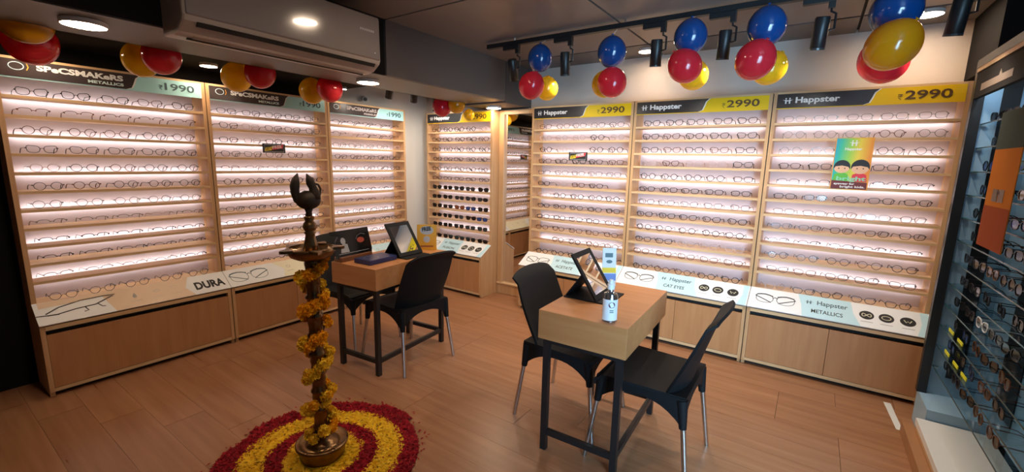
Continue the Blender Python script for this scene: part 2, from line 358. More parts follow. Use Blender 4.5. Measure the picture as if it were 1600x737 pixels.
def make_rack(i, loc, rotz, w, dl, brand, label, name2):
    t = thing('display_rack', label, 'display rack', loc, rotz, 'wooden eyewear display racks')
    S = .022
    prof = [(DEP, 0.002), (-dl+.012, .002), (-dl+.012, .03), (-dl, .03), (-dl, ZL-.012), (0, ZB-.012), (0, ZT), (DEP, ZT)]
    for a in (.003, w-S-.003): obj('side_panel', MB().prism(prof, 'x', a, a+S), WOOD, t)
    x0, x1 = S+.003, w-S-.003
    obj('back_panel', MB().box(x0, x1, DEP-.012, DEP, .05, ZT-.002), BACKM, t)
    obj('top_panel', MB().box(x0, x1, 0, DEP-.012, ZT-.014, ZT), WOODH, t)
    obj('lower_shelf', MB().box(x0, x1, 0, DEP-.012, ZB-.024, ZB-.008), WOODH, t)
    sp = (ZS-ZB)/12.12
    sm = MB().box(x0, x1, .001, DEP-.050, -.016, 0).mesh('shelf', WOODH)
    sf = MB().box(x0, x1, .001, DEP-.0125, -.016, 0).mesh('shelf', WOODH)
    lm = MB().box(x0+.02, x1-.02, DEP-.049, DEP-.041, -.014, -.002).mesh('led_strip', LEDM)
    zs = []
    for k in range(11):
        z = ZS-.1-k*.1075; zs.append(z)
        link('shelf', sm if k % 2 == 0 else sf, t, (0, 0, z))
        if k % 2 == 0: link('led_strip', lm, t, (0, 0, z))
    zs.append(ZB-.008)
    # lower cabinet
    obj('lip', MB().box(x0, x1, -dl-.006, 0, ZL-.036, ZL-.012), WOODH, t)
    obj('finger_groove', MB().box(x0, x1, -dl+.03, DEP-.02, ZL-.066, ZL-.036), TOE, t)
    obj('bottom_rail', MB().box(x0, x1, -dl+.002, DEP-.02, .03, .052), WOODH, t)
    obj('toe_kick', MB().box(x0, x1, -dl+.05, DEP-.02, .001, .03), TOE, t)
    cuts = [x0, x1] if i == 0 else [x0, w*(.5 if i != 1 else .53), x1]
    for a, c in zip(cuts[:-1], cuts[1:]): obj('door', MB().box(a+.0015, c-.0015, -dl+.001, -dl+.019, .055, ZL-.066), DOORM, t)
    if i in (0, 1, 4, 5): obj('gap_shadow_strip', MB().prism([(DEP, .002), (-dl+.004, .002), (-dl+.004, ZL-.03), (.003, ZB-.03), (.003, ZT-.004), (DEP, ZT-.004)], 'x', w-.0030, w-.0002), TOE, t)  # thin black strip standing in for the shade in the gap between racks
    # header sign
    hh = ZT-.014-ZS; hw = x1-x0
    hs = obj('header_sign', MB().box(0, hw, -.006, 0, 0, 0.0001).box(0, hw, 0, hh, -.004, 0), TEAL if brand == 's' else YELLOWS, t, loc=(x0, -.002, ZS), rot=(PI/2, 0, 0))
    s0 = .62 if brand == 's' else .565
    cv = [(hw*(s0+.02), hh), (hw*(s0-.005), hh*.78), (hw*(s0-.018), hh*.4), (hw*(s0-.03), hh*.12), (hw*(s0-.06), 0)]
    def edge(d, z0, z1): return MB().prism([(0, hh), (0, 0)]+[(p[0]+d, p[1]) for p in cv[::-1]], 'z', z0, z1)
    obj('white_edge', edge(.008, 0, .0012), WHITE, hs)
    obj('brand_panel', edge(0, 0, .002), BROWNS if brand == 's' else CHAR, hs)
    if brand == 's':
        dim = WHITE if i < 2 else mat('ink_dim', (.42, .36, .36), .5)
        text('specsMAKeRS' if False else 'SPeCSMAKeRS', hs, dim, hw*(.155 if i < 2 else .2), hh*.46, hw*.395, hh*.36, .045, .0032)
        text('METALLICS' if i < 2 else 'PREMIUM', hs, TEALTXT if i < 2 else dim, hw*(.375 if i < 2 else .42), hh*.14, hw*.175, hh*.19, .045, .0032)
        lg = MB(); lg.rib(circ(hw*.075, hh*.62, hw*.030, 16, hh*.22), .004, .0032, True); obj('lens_emblem', lg, mat('ink_sky', (.55, .72, .82), .5), hs)
        lg = MB(); lg.rib([(hw*.118, hh*.82), (hw*.123, hh*.6), (hw*.115, hh*.42)], .004, .0032); obj('lens_emblem_hook', lg, ORANGEP, hs)
        ink = INKG; price = '1990'; px, pw, ph_, py = .775, .18, .50, .25
    else:
        people_logo(hs, WHITE, hw*.035, hh*.30, hh*.42, .0032)
        text('Happster', hs, WHITE, hw*.115, hh*.20, hw*.26, hh*.54, .03, .0032)
        ink = INKB; price = '2990'; px, pw, ph_, py = .715, .225, .56, .22
    text(price, hs, ink, hw*px, hh*py, hw*pw, hh*ph_, .02, .0012)
    rp = MB(); rupee(rp, hw*(px-.035), hh*py, hh*ph_*.62, hw*.024, .0035); obj('rupee_sign', rp, ink, hs)
    # sloped sign board over the lower cabinet
    ang = math.atan2(ZB-ZL, dl+.012); L = math.hypot(ZB-ZL, dl+.012)
    bd = obj('sign_board', MB().box(0, w-.004, 0, L, -.007, 0), BOARDW, t, loc=(.002, -dl-.012, ZL), rot=(ang, 0, 0))
    if brand == 'h':
        mb = MB(); mb.poly([(w*.335, 0), (w*.655, 0), (w*.615, L*.5), (w*.60, L), (w*.30, L), (w*.325, L*.5)]); obj('blue_print', mb, BLUEP, bd)
        obj('blue_print', MB().poly([(w*.93, 0), (w*.99, 0), (w*.99, L), (w*.95, L), (w*.955, L*.5)]), BLUEP, bd)
        g = MB(); draw_specs(g, w*.165, L*.52, w*.225, .0055, {4: 'rect', 5: 'cat', 6: 'cat', 3: 'rect'}[i]); obj('printed_glasses', g, INK, bd)
        people_logo(bd, INKG, w*.342, L*.60, L*.16); text('Happster', bd, INKG, w*.415, L*.54, w*.17, L*.26, .015, .001)
        text(name2, bd, INK, w*.385, L*.22, w*(.175 if i != 5 else .16), L*.17, .012, .001)
        g = MB(); g.rib([(w*.365, L*.47), (w*.585, L*.47)], .002); obj('rule_line', g, GREY, bd)
        icons(bd, [w*.685, w*.785, w*.89], L*.52, L*.185)
    elif i == 0:
        mb = MB(); mb.poly([(w*.34, 0), (w*.77, 0), (w*.73, L*.45), (w*.77, L), (w*.02, L), (w*.02, L*.72), (w*.30, L*.8)]); obj('peach_print', mb, PEACHP, bd)
        g = MB(); g.rib([(w*.04, L*.45), (w*.10, L*.66), (w*.2, L*.80), (w*.30, L*.82), (w*.36, L*.80)], .008); g.rib([(w*.0, L*.42), (w*.08, L*.36), (w*.17, L*.46), (w*.26, L*.50), (w*.35, L*.76)], .008)
        g.rib([(w*.21, L*.46), (w*.22, L*.3), (w*.20, L*.27)], .006); g.rib([(w*.27, L*.5), (w*.285, L*.36), (w*.30, L*.34)], .006); g.rib([(w*.045, L*.38), (w*.095, L*.36)], .009)
        obj('printed_glasses', g, INK, bd)
        text('DURA', bd, INK, w*.785, L*.22, w*.19, L*.42, .045, .001)
        g = MB(); g.disc(w*.45, L*.52, .012, .014); g.poly([(w*.44, L*.56), (w*.46, L*.56), (w*.452, L*.72)]); g.rib(circ(w*.57, L*.6, .018, 12, .009), .004, closed=True); g.rib(circ(w*.67, L*.62, .02, 14, .014), .003, closed=True)
        for xx in (.45, .57, .67): g.rib([(w*(xx-.03), L*.3), (w*(xx+.03), L*.3)], .003)
        obj('printed_icons', g, GREY, bd)
    else:
        mb = MB(); mb.poly([(w*.42, 0), (w*.99, 0), (w*.99, L), (w*.38, L), (w*.46, L*.5)]); obj('tinted_print', mb, CREAMP if i == 1 else BLUEP, bd)
        g = MB(); draw_specs(g, w*.17, L*.5, w*.27, .0055, 'cat'); obj('printed_glasses', g, INKG, bd)
        g = MB()
        for xx in (.5, .66, .82): g.rib(circ(w*xx, L*.6, .016, 12, .012), .003, closed=True); g.rib([(w*(xx-.03), L*.32), (w*(xx+.03), L*.32)], .003)
        g.poly([(w*.655, L*.5), (w*.685, L*.72), (w*.695, L*.8), (w*.665, L*.66)]); obj('printed_icons', g, INKG, bd)
    return zs

RACKS = [  # root loc, rot, width, lower depth, brand, label, board word, short name for the glasses
 ((XLU, .4221, 0), PI/2, 1.0194, XL-XLU, 's', 'wooden eyewear rack nearest the left edge, board reading DURA', '', 'nearest left-wall rack'),
 ((XLU, 1.4415, 0), PI/2, .974, XL-XLU, 's', 'wooden eyewear rack in the middle of the left wall, cream sign board', '', 'middle left-wall rack'),
 ((XLU, 2.4155, 0), PI/2, .9267, XL-XLU, 's', 'wooden eyewear rack at the far end of the left wall, behind small table', '', 'far left-wall rack'),
 ((-3.7324, YRU, 0), 0., .9536, YRU-YR, 'h', 'wooden corner rack with sunglasses on its lower shelves, left of tall mirror', 'FUSION', 'corner rack beside mirror'),
 ((-2.3033, YRU, 0), 0., 1.0031, YRU-YR, 'h', 'wooden eyewear rack just right of the tall mirror', 'ACETATE', 'rack right of mirror'),
 ((-1.3002, YRU, 0), 0., 1.0015, YRU-YR, 'h', 'wooden eyewear rack with board reading CAT EYES', 'CAT EYES', 'middle right-hand rack'),
 ((-.2987, YRU, 0), 0., .998, YRU-YR, 'h', 'rightmost wooden eyewear rack, colourful kids poster on its shelves', 'METALLICS', 'rightmost wooden rack')]
SHELVES = [make_rack(i, *r[:7]) for i, r in enumerate(RACKS)]

# ------------------------------------------------------------------ eyewear
def lens_outline(shape, sx, n=18):
    out = []
    for k in range(n):
        a = 2*PI*k/n; ca, sa = math.cos(a), math.sin(a)
        if shape == 'rectangular': e = .6; X, Z = .0275*math.copysign(abs(ca)**e, ca), .0185*math.copysign(abs(sa)**e, sa)
        elif shape == 'round': X, Z = .0250*ca, .0225*sa
        elif shape == 'cat-eye':
            e = .72; X, Z = .0275*math.copysign(abs(ca)**e, ca), .0195*math.copysign(abs(sa)**e, sa)
            if Z > 0: Z += .006*max(0, sx*X/.0275)
        else:
            e = .75; X, Z = .0275*math.copysign(abs(ca)**e, ca), .0165*math.copysign(abs(sa)**e, sa)
        if Z < 0: X *= 1-.12*abs(Z)/.02
        out.append((sx*.0355+X, 0, .0258+Z))
    return out
_G = {}
def specs_meshes(shape, fmat, lens, thick):
    k = (shape, fmat.name, lens.name, thick)
    if k in _G: return _G[k]
    f = MB()
    for sx in (-1, 1):
        o = lens_outline(shape, sx)
        if shape == 'half-rim': f.tube(o[0:10], thick, 4)
        else: f.tube(o, thick, 4, True)
        f.box(*sorted((sx*.0615, sx*.0685)), -.001, .003, .029, .036)
    f.tube([(-.0095, 0, .027), (-.004, -.001, .031), (.004, -.001, .031), (.0095, 0, .027)], thick, 4)
    tp = MB().tube([(0, 0, .032), (0, .07, .032), (0, .092, .030), (.0, .112, .018), (0, .124, .003)], [thick*.9, thick*.9, thick, thick*1.15, thick*1.15], 4)
    ls = []
    for sx in (-1, 1):
        l = MB(); l.v = [(p[0], .0003, p[2]) for p in lens_outline(shape, sx)]; l.f = [tuple(range(len(l.v)))]; ls.append(l.mesh('lens', lens))
    _G[k] = (f.mesh('front_frame', fmat), tp.mesh('temple', fmat), ls); return _G[k]
def put_specs(name, label, cat, group, loc, rotz, shape, fmat, lens, thick, sc=1.):
    t = thing(name, label, cat, loc, rotz, group); t.scale = (sc,)*3
    f, tp, ls = specs_meshes(shape, fmat, lens, thick)
    link('front_frame', f, t)
    for sx in (-1, 1): link('temple', tp, t, (sx*.0665, 0, 0), (0, 0, -sx*.03))
    for l in ls: link('lens', l, t)
    return t
STY = {}   # (rack,row) -> (frame, shape, thickness)
def style(i, k):
    r = random.Random(i*100+k*7+3)
    if i in (4, 5):
        f = ['black', 'black', 'black', 'clear', 'black', 'black', 'gunmetal', 'black', 'black', 'clear', 'brown', 'brown'][k] if i == 5 else ['gunmetal', 'clear', 'black', 'black', 'gunmetal', 'black', 'black', 'black', 'black', 'brown', 'brown', 'black'][k]
        sh = (['cat-eye', 'cat-eye', 'cat-eye', 'cat-eye', 'round', 'rectangular', 'cat-eye', 'cat-eye', 'round', 'cat-eye', 'cat-eye', 'round'] if i == 5 else ['rectangular', 'round', 'round', 'rectangular', 'rectangular', 'rectangular', 'round', 'rectangular', 'rectangular', 'rectangular', 'round', 'round'])[k]
        return f, sh, .0027 if f != 'gunmetal' else .0021
    if i == 3: return ('black' if k < 4 else 'gunmetal'), ('rectangular' if k % 2 else 'round'), .0026
    f = r.choice(['gunmetal', 'black', 'silver', 'gunmetal', 'brown']) if i != 6 else ['silver', 'silver', 'silver', 'black', 'gunmetal', 'black', 'silver', 'gunmetal', 'gunmetal', 'gunmetal', 'gunmetal', 'gunmetal'][k]
    return f, r.choice(['half-rim', 'rectangular', 'half-rim', 'round', 'cat-eye']), .0022
cand = []
for i, r in enumerate(RACKS):
    loc, rz, w = r[0], r[1], r[2]; c, s = math.cos(rz), math.sin(rz)
    n = 5
    for k, z in enumerate(SHELVES[i]):
        for j in range(n):
            if i == 4 and k == 2 and j == 2: continue
            if i == 4 and k == 5 and j == 4: continue
            if i == 6 and k in (2, 3, 4) and j == 2 and k != 3: continue
            if i == 4 and k == 10 and j == 0: continue
            u = .055+(j+.5)*(w-.11)/n+random.uniform(-.009, .009); v = .022+random.uniform(0, .008)
            p = (loc[0]+u*c-v*s, loc[1]+u*s+v*c, z+.0005)
            f, sh, th = style(i, k)
            if random.random() < .16: f = random.choice(['black', 'gunmetal', 'brown', 'clear'] if i != 5 else ['black', 'brown'])
            if i == 5 and k == 3 and j == 4: f = 'black'
            if i == 5 and k == 4 and j == 4: sh = 'rectangular'
            yaw = random.uniform(-.10, .10)+(.25 if i == 6 and k > 5 else 0)*random.choice((0, 1))
            cand.append((math.hypot(p[0], p[1])*(1.35 if i < 3 else 1.), i, k, j, p, rz+yaw, f, sh, th))
sun = [q for q in cand if q[1] == 3 and q[2] >= 6]
opt = sorted([q for q in cand if not (q[1] == 3 and q[2] >= 6)], key=lambda q: q[0])
SHN = {'half-rim': 'half-rim', 'rectangular': 'rectangular', 'round': 'round', 'cat-eye': 'cat-eye'}
CN = {'gunmetal': 'dark metal', 'black': 'black', 'brown': 'brown', 'clear': 'pale clear', 'silver': 'silver', 'white': 'white'}
for q in opt[:300]:
    _, i, k, j, p, rz, f, sh, th = q
    lab = f"{CN[f]} {SHN[sh]} eyeglasses, {ORD[j]} from left in {ORD[k]} row, {RACKS[i][7]}"
    put_specs('eyeglasses', lab, 'eyeglasses', 'eyeglasses on the wooden racks', p, rz, sh, FR[f], LENS, th)
# the smallest ones beyond the first 300: one object of real frames
rest = {}
for q in opt[300:]:
    _, i, k, j, p, rz, f, sh, th = q
    fm, tm, ls = specs_meshes(sh, FR[f], LENS, th); M = Matrix.Translation(p) @ Matrix.Rotation(rz, 4, 'Z')
    for me, mm in ((fm, M), (tm, M @ Matrix.Translation((.0665, 0, 0))), (tm, M @ Matrix.Translation((-.0665, 0, 0)))):
        rest.setdefault('x', []).append((me, mm, f))
sb = MB(); smi = []; mats = list(FR)
for me, mm, f in rest['x']:
    b = len(sb.v); sb.v += [tuple(mm @ v.co) for v in me.vertices]
    for pl in me.polygons: sb.f.append(tuple(b+x for x in pl.vertices)); smi.append(mats.index(f))
me = sb.mesh('small_eyeglasses', None)
for m in mats: me.materials.append(FR[m])
for pl, mi in zip(me.polygons, smi): pl.material_index = mi
tag(link('eyeglasses_rows', me), 'rows of small distant eyeglasses on the left-wall racks near the corner', 'eyeglasses', None, 'stuff')
SUNC = ['black', 'black', 'black', 'black', 'black']
for q in sun:
    _, i, k, j, p, rz, f, sh, th = q
    lens, ln, f = DLENS, 'dark', 'black'
    if (k, j) == (8, 2): lens, ln, f = BRLENS, 'red-brown', 'brown'
    if (k, j) in ((8, 3), (9, 4)): lens, ln = BLENS, 'blue'
    if (k, j) == (9, 3): f, ln = 'brown', 'dark'
    lab = f"{f} sunglasses with {ln} lenses, {ORD[j]} from left in {ORD[k]} row, corner rack beside mirror"
    put_specs('sunglasses', lab, 'sunglasses', 'sunglasses on the corner rack', p, rz, 'rectangular' if (j+k) % 2 else 'cat-eye', FR[f], lens, .0024, 1.05)

# ------------------------------------------------------------------ small signs on the racks
def offer_sign(label, loc, rotz):
    t = thing('offer_sign', label, 'sign', loc, rotz, 'small black offer signs')
    b = obj('panel', MB().box(-.092, .092, -.037, .037, -.004, 0), INK, t, rot=(PI/2, 0, 0))
    g = MB(); g.rib([(-.078, -.028), (.078, -.028), (.078, .028), (-.078, .028)], .004, closed=True); obj('border', g, GREY, b)
    g = MB(); g.poly([(-.078, -.024), (-.02, -.016), (-.012, .016), (-.072, .006)], .0008); obj('yellow_flash', g, mat('print_yellow', (.80, .60, .03), .5), b)
    g = MB(); g.poly([(-.022, -.014), (.07, .002), (.078, .033), (-.014, .016)], .0008); obj('red_flash', g, REDP, b)
    text('GET1', b, INK, -.070, -.016, .05, .022, .02, .0012, rot=(0, 0, .14)); text('FREE', b, WHITE, -.012, -.006, .076, .024, .02, .0012, rot=(0, 0, .14))
offer_sign('small black offer sign with yellow and red lettering on middle left-wall rack', (XLU+.016, 1.904, 1.512), PI/2)
offer_sign('small black offer sign with yellow and red lettering on rack right of mirror', (-1.79, YRU-.016, 1.506), 0.)
t = thing('kids_poster', 'rainbow coloured poster with two cartoon children on rightmost rack', 'poster', (.092, YRU-.03, 1.31), 0.)
pw, ph2 = .20, .338
mp = mat('poster_print', (.8, .4, .05), .4); nt = mp.node_tree; tc = nt.nodes.new('ShaderNodeTexCoord'); sx = nt.nodes.new('ShaderNodeSeparateXYZ'); rp = nt.nodes.new('ShaderNodeValToRGB')
ma = nt.nodes.new('ShaderNodeMath'); ma.operation = 'MULTIPLY_ADD'; ma.inputs[1].default_value = -.35
nt.links.new(tc.outputs['Object'], sx.inputs[0]); nt.links.new(sx.outputs[1], ma.inputs[0]); mu = nt.nodes.new('ShaderNodeMath'); mu.operation = 'MULTIPLY_ADD'; mu.inputs[1].default_value = 5.; mu.inputs[2].default_value = .12
nt.links.new(sx.outputs[0], mu.inputs[0]); nt.links.new(mu.outputs[0], ma.inputs[2]); nt.links.new(ma.outputs[0], rp.inputs[0])
cr = rp.color_ramp; cr.elements[0].position = 0.; cr.elements[0].color = (.02, .30, .60, 1); cr.elements[1].position = 1.; cr.elements[1].color = (.85, .28, .01, 1)
for ps, cc in ((.2, (.03, .50, .30, 1)), (.45, (.30, .62, .06, 1)), (.68, (.80, .62, .03, 1))): e = cr.elements.new(ps); e.color = cc
nt.links.new(rp.outputs[0], nt.nodes['Principled BSDF'].inputs['Base Color'])
b = obj('sheet', MB().box(0, pw, 0, ph2, -.003, 0), mp, t, rot=(PI/2, 0, 0))
g = MB(); g.rib([(0.003, .003), (pw-.003, .003), (pw-.003, ph2-.003), (.003, ph2-.003)], .006, closed=True); obj('border', g, ORANGEP, b)
people_logo(b, WHITE, .072, .285, .036); text('Happster', b, WHITE, .055, .252, .09, .022, .03, .001)
SK = mat('print_skin', (.80, .48, .30), .5)
for cx, shirt, sm_ in ((.052, mat('print_green', (.12, .50, .05), .5), 1.), (.148, REDP, 1.1)):
    g = MB().poly([(cx-.042, .055), (cx+.042, .055), (cx+.036, .10), (cx, .118), (cx-.036, .10)], .0008); obj('printed_shirt', g, shirt, b)
    obj('printed_face', MB().disc(cx, .145, .042*sm_, .036*sm_, .001), SK, b)
    g = MB().poly([(cx+.044*sm_*math.cos(a), .150+.044*sm_*math.sin(a)) for a in [PI*k/12 for k in range(13)]]+[(cx-.044*sm_, .134), (cx-.034*sm_, .152), (cx, .158), (cx+.034*sm_, .150), (cx+.044*sm_, .134)], .0012); g.disc(cx-.016, .140, .004, z=.0013, n=8); g.disc(cx+.016, .140, .004, z=.0013, n=8); obj('printed_hair', g, INK, b)
g = MB().poly([(.006, .006), (pw-.006, .006), (pw-.006, .05), (.006, .062)], .0009); obj('printed_band', g, mat('print_maroon', (.16, .02, .02), .5), b)
text('bright', b, mat('print_mint', (.25, .65, .42), .5), .03, .052, .155, .036, .03, .0016); text('eyewear for', b, WHITE, .02, .030, .11, .017, .03, .0016); text('bright kids.', b, WHITE, .055, .010, .13, .018, .03, .0016)

# ------------------------------------------------------------------ tall mirror
t = thing('wall_mirror', 'full-length mirror in pale wood frame between corner rack and next rack', 'mirror', (-2.7758, 3.78, 0))
mw = .4695
obj('plinth', MB().box(0, mw, 0, .085, .002, .115), WOOD, t)
obj('plinth_top', MB().box(0, mw, -.012, .085, .115, .128), WOODH, t)
obj('frame', MB().box(0, .06, 0, .085, .128, 1.965), WOOD, t); obj('frame', MB().box(mw-.02, mw, 0, .085, .128, 1.965), WOOD, t); obj('frame', MB().box(.06, mw-.02, 0, .085, 1.925, 1.965), WOODH, t)
obj('backing', MB().box(.06, mw-.02, .03, .085, .128, 1.925), WOOD, t)
obj('glass', MB().box(.06, mw-.02, .022, .03, .128, 1.925), MIRROR, t)

# ------------------------------------------------------------------ tables and chairs
def table(label, x, y, rz, w, d):
    t = thing('consulting_table', label, 'table', (x, y, 0), rz, 'small tables with black steel legs')
    obj('table_top', MB().box(-w/2, w/2, -d/2, d/2, .603, .747), TABLEM, t, bevel=.0015)
    a, c = w/2-.035, d/2-.035; q = .015
    for sx in (-1, 1):
        for sy in (-1, 1): obj('leg', MB().box(sx*a-q, sx*a+q, sy*c-q, sy*c+q, 0, .578), BLACKM, t)
    fr = MB()
    for sy in (-1, 1): fr.box(-a-q, a+q, sy*c-q, sy*c+q, .578, .603)
    for sx in (-1, 1): fr.box(sx*a-q, sx*a+q, -c+q, c-q, .578, .603)
    obj('apron_frame', fr, BLACKM, t)
    for sy in (-1, 1): obj('stretcher', MB().box(-a+q, a-q, sy*c-.011, sy*c+.011, .085, .115), BLACKM, t)
    obj('stretcher', MB().box(a-.011, a+.011, -c+q, c-q, .085, .115), BLACKM, t)
    return t
table('small wooden box-top table with display stand and blue case, beside brass lamp', -2.478, 2.081, .09, .419, .738)
table('small wooden box-top table with hand sanitizer bottle, in the room centre', -.816, 2.097, .034, .437, .704)

def chair(label, x, y, rz):
    """black one-piece plastic shell; local +x is the way it faces"""
    t = thing('chair', label, 'chair', (x, y, 0), rz, 'black plastic chairs with metal legs')
    def sec(v):                                     # side profile of the back: (x, z)
        return (-.160-.100*v**1.15, .43+.385*v)
    def back(u, v):
        s = 2*u-1; wv = .205+.012*math.sin(PI*v)-.004*v
        X, Z = sec(v); X += -.026*(1-s*s)*(.4+.6*v)+.055*(1-v)**1.7*abs(s)**3
        if v > .9: X -= .03*((v-.9)/.1)**2
        Z += (.018*(1-s*s)-.012*s**8)*v
        return (X, s*wv, Z)
    obj('backrest', MB().slab(back, 14, 12, .012), BLACKP, t, smooth=True, auto=True)
    def seat(u, v):
        s = 2*v-1; X = -.20+.42*u; wv = .205+.018*u
        Z = .447-.014*(1-s*s)*math.sin(PI*min(1., u*1.05))-.03*max(0., (u-.85)/.15)**2
        return (X, s*wv, Z)
    st = obj('seat', MB().slab(seat, 12, 10, .012), BLACKP, t, smooth=True, auto=True)
    # skirts with arched lower edge joining the leg sockets
    def arch(n, lo, hi): return [(-1+2*k/n, lo+(hi-lo)*(1-abs(-1+2*k/n)**2.4)) for k in range(n+1)]
    for s in (-1, 1):
        pts = [(.01+.205*a, z) for a, z in arch(12, .31, .405)]+[(.215, .44), (-.195, .447)]
        obj('skirt', MB().prism(pts, 'y', s*.205-.006, s*.205+.006), BLACKP, st)
    for xx in (-.192, .208):
        pts = [(.212*a, z) for a, z in arch(12, .31, .405)]+[(.21, .44), (-.21, .44)]
        obj('skirt', MB().prism(pts, 'x', xx-.006, xx+.006), BLACKP, st)
    for sx, lx in ((1, .195), (-1, -.182)):
        for s in (-1, 1):
            l = obj('leg', MB().tube([(lx+sx*.012, s*.200, .33), (lx+sx*.056, s*.228, .0)], [.0125, .0115], 10), CHROME, t, smooth=True, auto=True)
            obj('leg_socket', MB().tube([(lx-sx*.002, s*.194, .435), (lx+sx*.013, s*.2005, .305)], [.026, .0165], 10), BLACKP, l, smooth=True, auto=True)
    return t
chair('black plastic chair right of sanitizer table, seat fully visible, nearest the racks on the right', -.545, 2.075, PI)
chair('black plastic chair left of sanitizer table, pushed under it', -1.045, 2.165, 0.)
chair('black plastic chair seen from behind, right of the table with the display stand', -2.335, 2.085, PI-.06)
chair('black plastic chair half hidden behind the brass lamp, left of the display table', -2.905, 2.06, .06)

# ------------------------------------------------------------------ things on the tables
TZ = .7475
def flip_mirror(label, loc, rz, w, glass):
    """A-frame counter mirror; faces local +x, leans back towards -x"""
    t = thing('counter_mirror', label, 'mirror', loc, rz, 'black folding counter mirrors')
    obj('base', MB().box(-.19, .06, -w/2, w/2, 0, .006), BLACKP, t)
    H = .268; lean = .58
    m = obj('panel', MB().box(-.005, .005, -w/2, -w/2+.028, 0, H).box(-.005, .005, w/2-.028, w/2, 0, H).box(-.005, .005, -w/2+.028, w/2-.028, 0, .028).box(-.005, .005, -w/2+.028, w/2-.028, H-.028, H), BLACKP, t, loc=(-.01, 0, .008), rot=(0, -lean, 0))
    obj('glass', MB().box(-.004, .003, -w/2+.028, w/2-.028, .028, H-.028), glass, m)
    top = Vector((-.01-math.sin(lean)*H*.55, 0, .008+math.cos(lean)*H*.55))
    obj('strut', MB().prism([(-.19, .006), (-.182, .006), (top.x-.004, top.z), (top.x-.012, top.z)], 'y', -w/2+.02, w/2-.02), BLACKP, t)
    return t
flip_mirror('black folding counter mirror on the table with the sanitizer bottle', (-.835, 2.112, TZ), .034, .235, MIRROR)
flip_mirror('black folding counter mirror beside the yellow card on the far table', (-2.365, 2.165, TZ), .06, .235, MIRROR)
# tilted black display stand with a wooden foot
t = thing('display_stand', 'glossy black countertop display showing red sunglasses, on wooden foot', 'display stand', (-2.615, 1.845, TZ), .09)
obj('foot', MB().box(-.035, .04, -.135, .135, 0, .032), mat('dark_wood', (.20, .08, .035), .4), t, bevel=.002)
p = obj('panel', MB().prism([(-.155, 0), (.15, 0), (.16, .03), (.165, .19), (-.16, .19), (-.16, .165), (-.10, .155), (-.135, .12)], 'z', -.006, .006), mat('gloss_black', (.006, .006, .007), .25, spec=.3), t, loc=(.015, 0, .022), rot=(PI/2-.30, 0, PI/2))
g = MB().disc(.075, .105, .032, .020, .007); obj('printed_lens', g, mat('print_dull_red', (.45, .06, .03), .4), p)
g = MB().rib([(.035, .115), (.055, .14), (.09, .15), (.125, .14)], .004, .007); obj('printed_frame', g, mat('print_steel', (.12, .12, .13), .4), p)
g = MB().disc(-.075, .115, .020, .024, .007).poly([(-.11, .035), (-.04, .035), (-.045, .09), (-.075, .10), (-.10, .08)], .007); obj('printed_portrait', g, GREY, p)
g = MB().rib([(-.13, .028), (.13, .028)], .003, .007); obj('printed_line', g, GREY, p)
# blue case
t = thing('spectacle_case', 'flat navy blue spectacle case box lying on the far table', 'case', (-2.435, 1.895, TZ), .06)
b = obj('box', MB().box(-.078, .078, -.12, .12, 0, .032), mat('navy_card', (.012, .022, .095), .35), t, bevel=.003)
g = MB().rib(circ(.0, -.04, .045, 24, .05), .003, .0325, True); obj('printed_ring', g, GREY, b)
# yellow card stand
t = thing('card_stand', 'orange-yellow promotional card standing on the far end of the far table', 'card', (-2.44, 2.385, TZ), .72)
b = obj('card', MB().box(-.075, .075, 0, .20, -.003, .003), mat('card_amber', (.70, .34, .015), .45), t, rot=(PI/2-.10, 0, 0))
obj('card_foot', MB().box(-.075, .075, -.0, .06, 0, .003), MATS['card_amber'], t)
text('FREE', b, INK, -.035, .145, .07, .032, .05, .0045, rot=(0, 0, .15)); g = MB().disc(0, .155, .052, .034, .0036); obj('printed_badge', g, GREY, b)
g = MB().disc(0, .085, .026, .026, .0036); obj('printed_seal', g, GREY, b)
g = MB().rib([(-.05, .03), (.05, .03)], .012, .0036); obj('printed_strip', g, mat('print_rust', (.30, .08, .02), .5), b)
# leaflet holder on the near table
t = thing('leaflet_stand', 'grey and white leaflet standing behind the mirror on sanitizer table', 'leaflet', (-.915, 2.345, TZ), .62)
b = obj('leaflet', MB().box(-.04, .04, 0, .22, -.003, .003), mat('leaflet_grey', (.62, .59, .56), .4), t, rot=(PI/2-.12, 0, 0))
obj('foot', MB().box(-.04, .04, -.01, .06, 0, .004), MATS['leaflet_grey'], t)
g = MB().rect(-.04, .04, .075, .105, .0036); obj('printed_band', g, YELLOWS, b); g = MB().rect(-.025, .02, .165, .19, .0036).disc(0, .14, .018, .01, .0036); obj('printed_block', g, INKG, b)
g = MB().rect(-.04, .04, .03, .07, .0036); obj('printed_blue', g, mat('print_blue', (.12, .2, .5), .5), b)
# sanitizer bottle
t = thing('sanitizer_bottle', 'clear hand sanitizer bottle with white label and flip cap', 'bottle', (-.690, 1.80, TZ), 0.)
obj('bottle_body', MB().lathe([(.030, 0), (.034, .004), (.034, .118), (.030, .13), (.017, .137), (.0145, .14), (.0145, .152)], 24), sheer('bottle_plastic', (.85, .9, .95), .35, .15, (.80, .86, .92)), t, smooth=True, auto=True)
obj('gel', MB().lathe([(.028, .003), (.0315, .006), (.0315, .085), (.001, .086)], 20), sheer('gel_clear', (.8, .85, .9), .12, .1, (.86, .90, .95)), t, smooth=True, auto=True)
obj('cap', MB().lathe([(.0165, .150), (.0165, .172), (.011, .176), (.009, .192), (.004, .194)], 20), mat('cap_white', (.78, .79, .80), .3), t, smooth=True, auto=True)
lb = MB(); n = 14
for k in range(n+1):
    a = -2.35+2.5*k/n; lb.v += [(.0345*math.cos(a), .0345*math.sin(a), .012), (.0345*math.cos(a), .0345*math.sin(a), .108)]
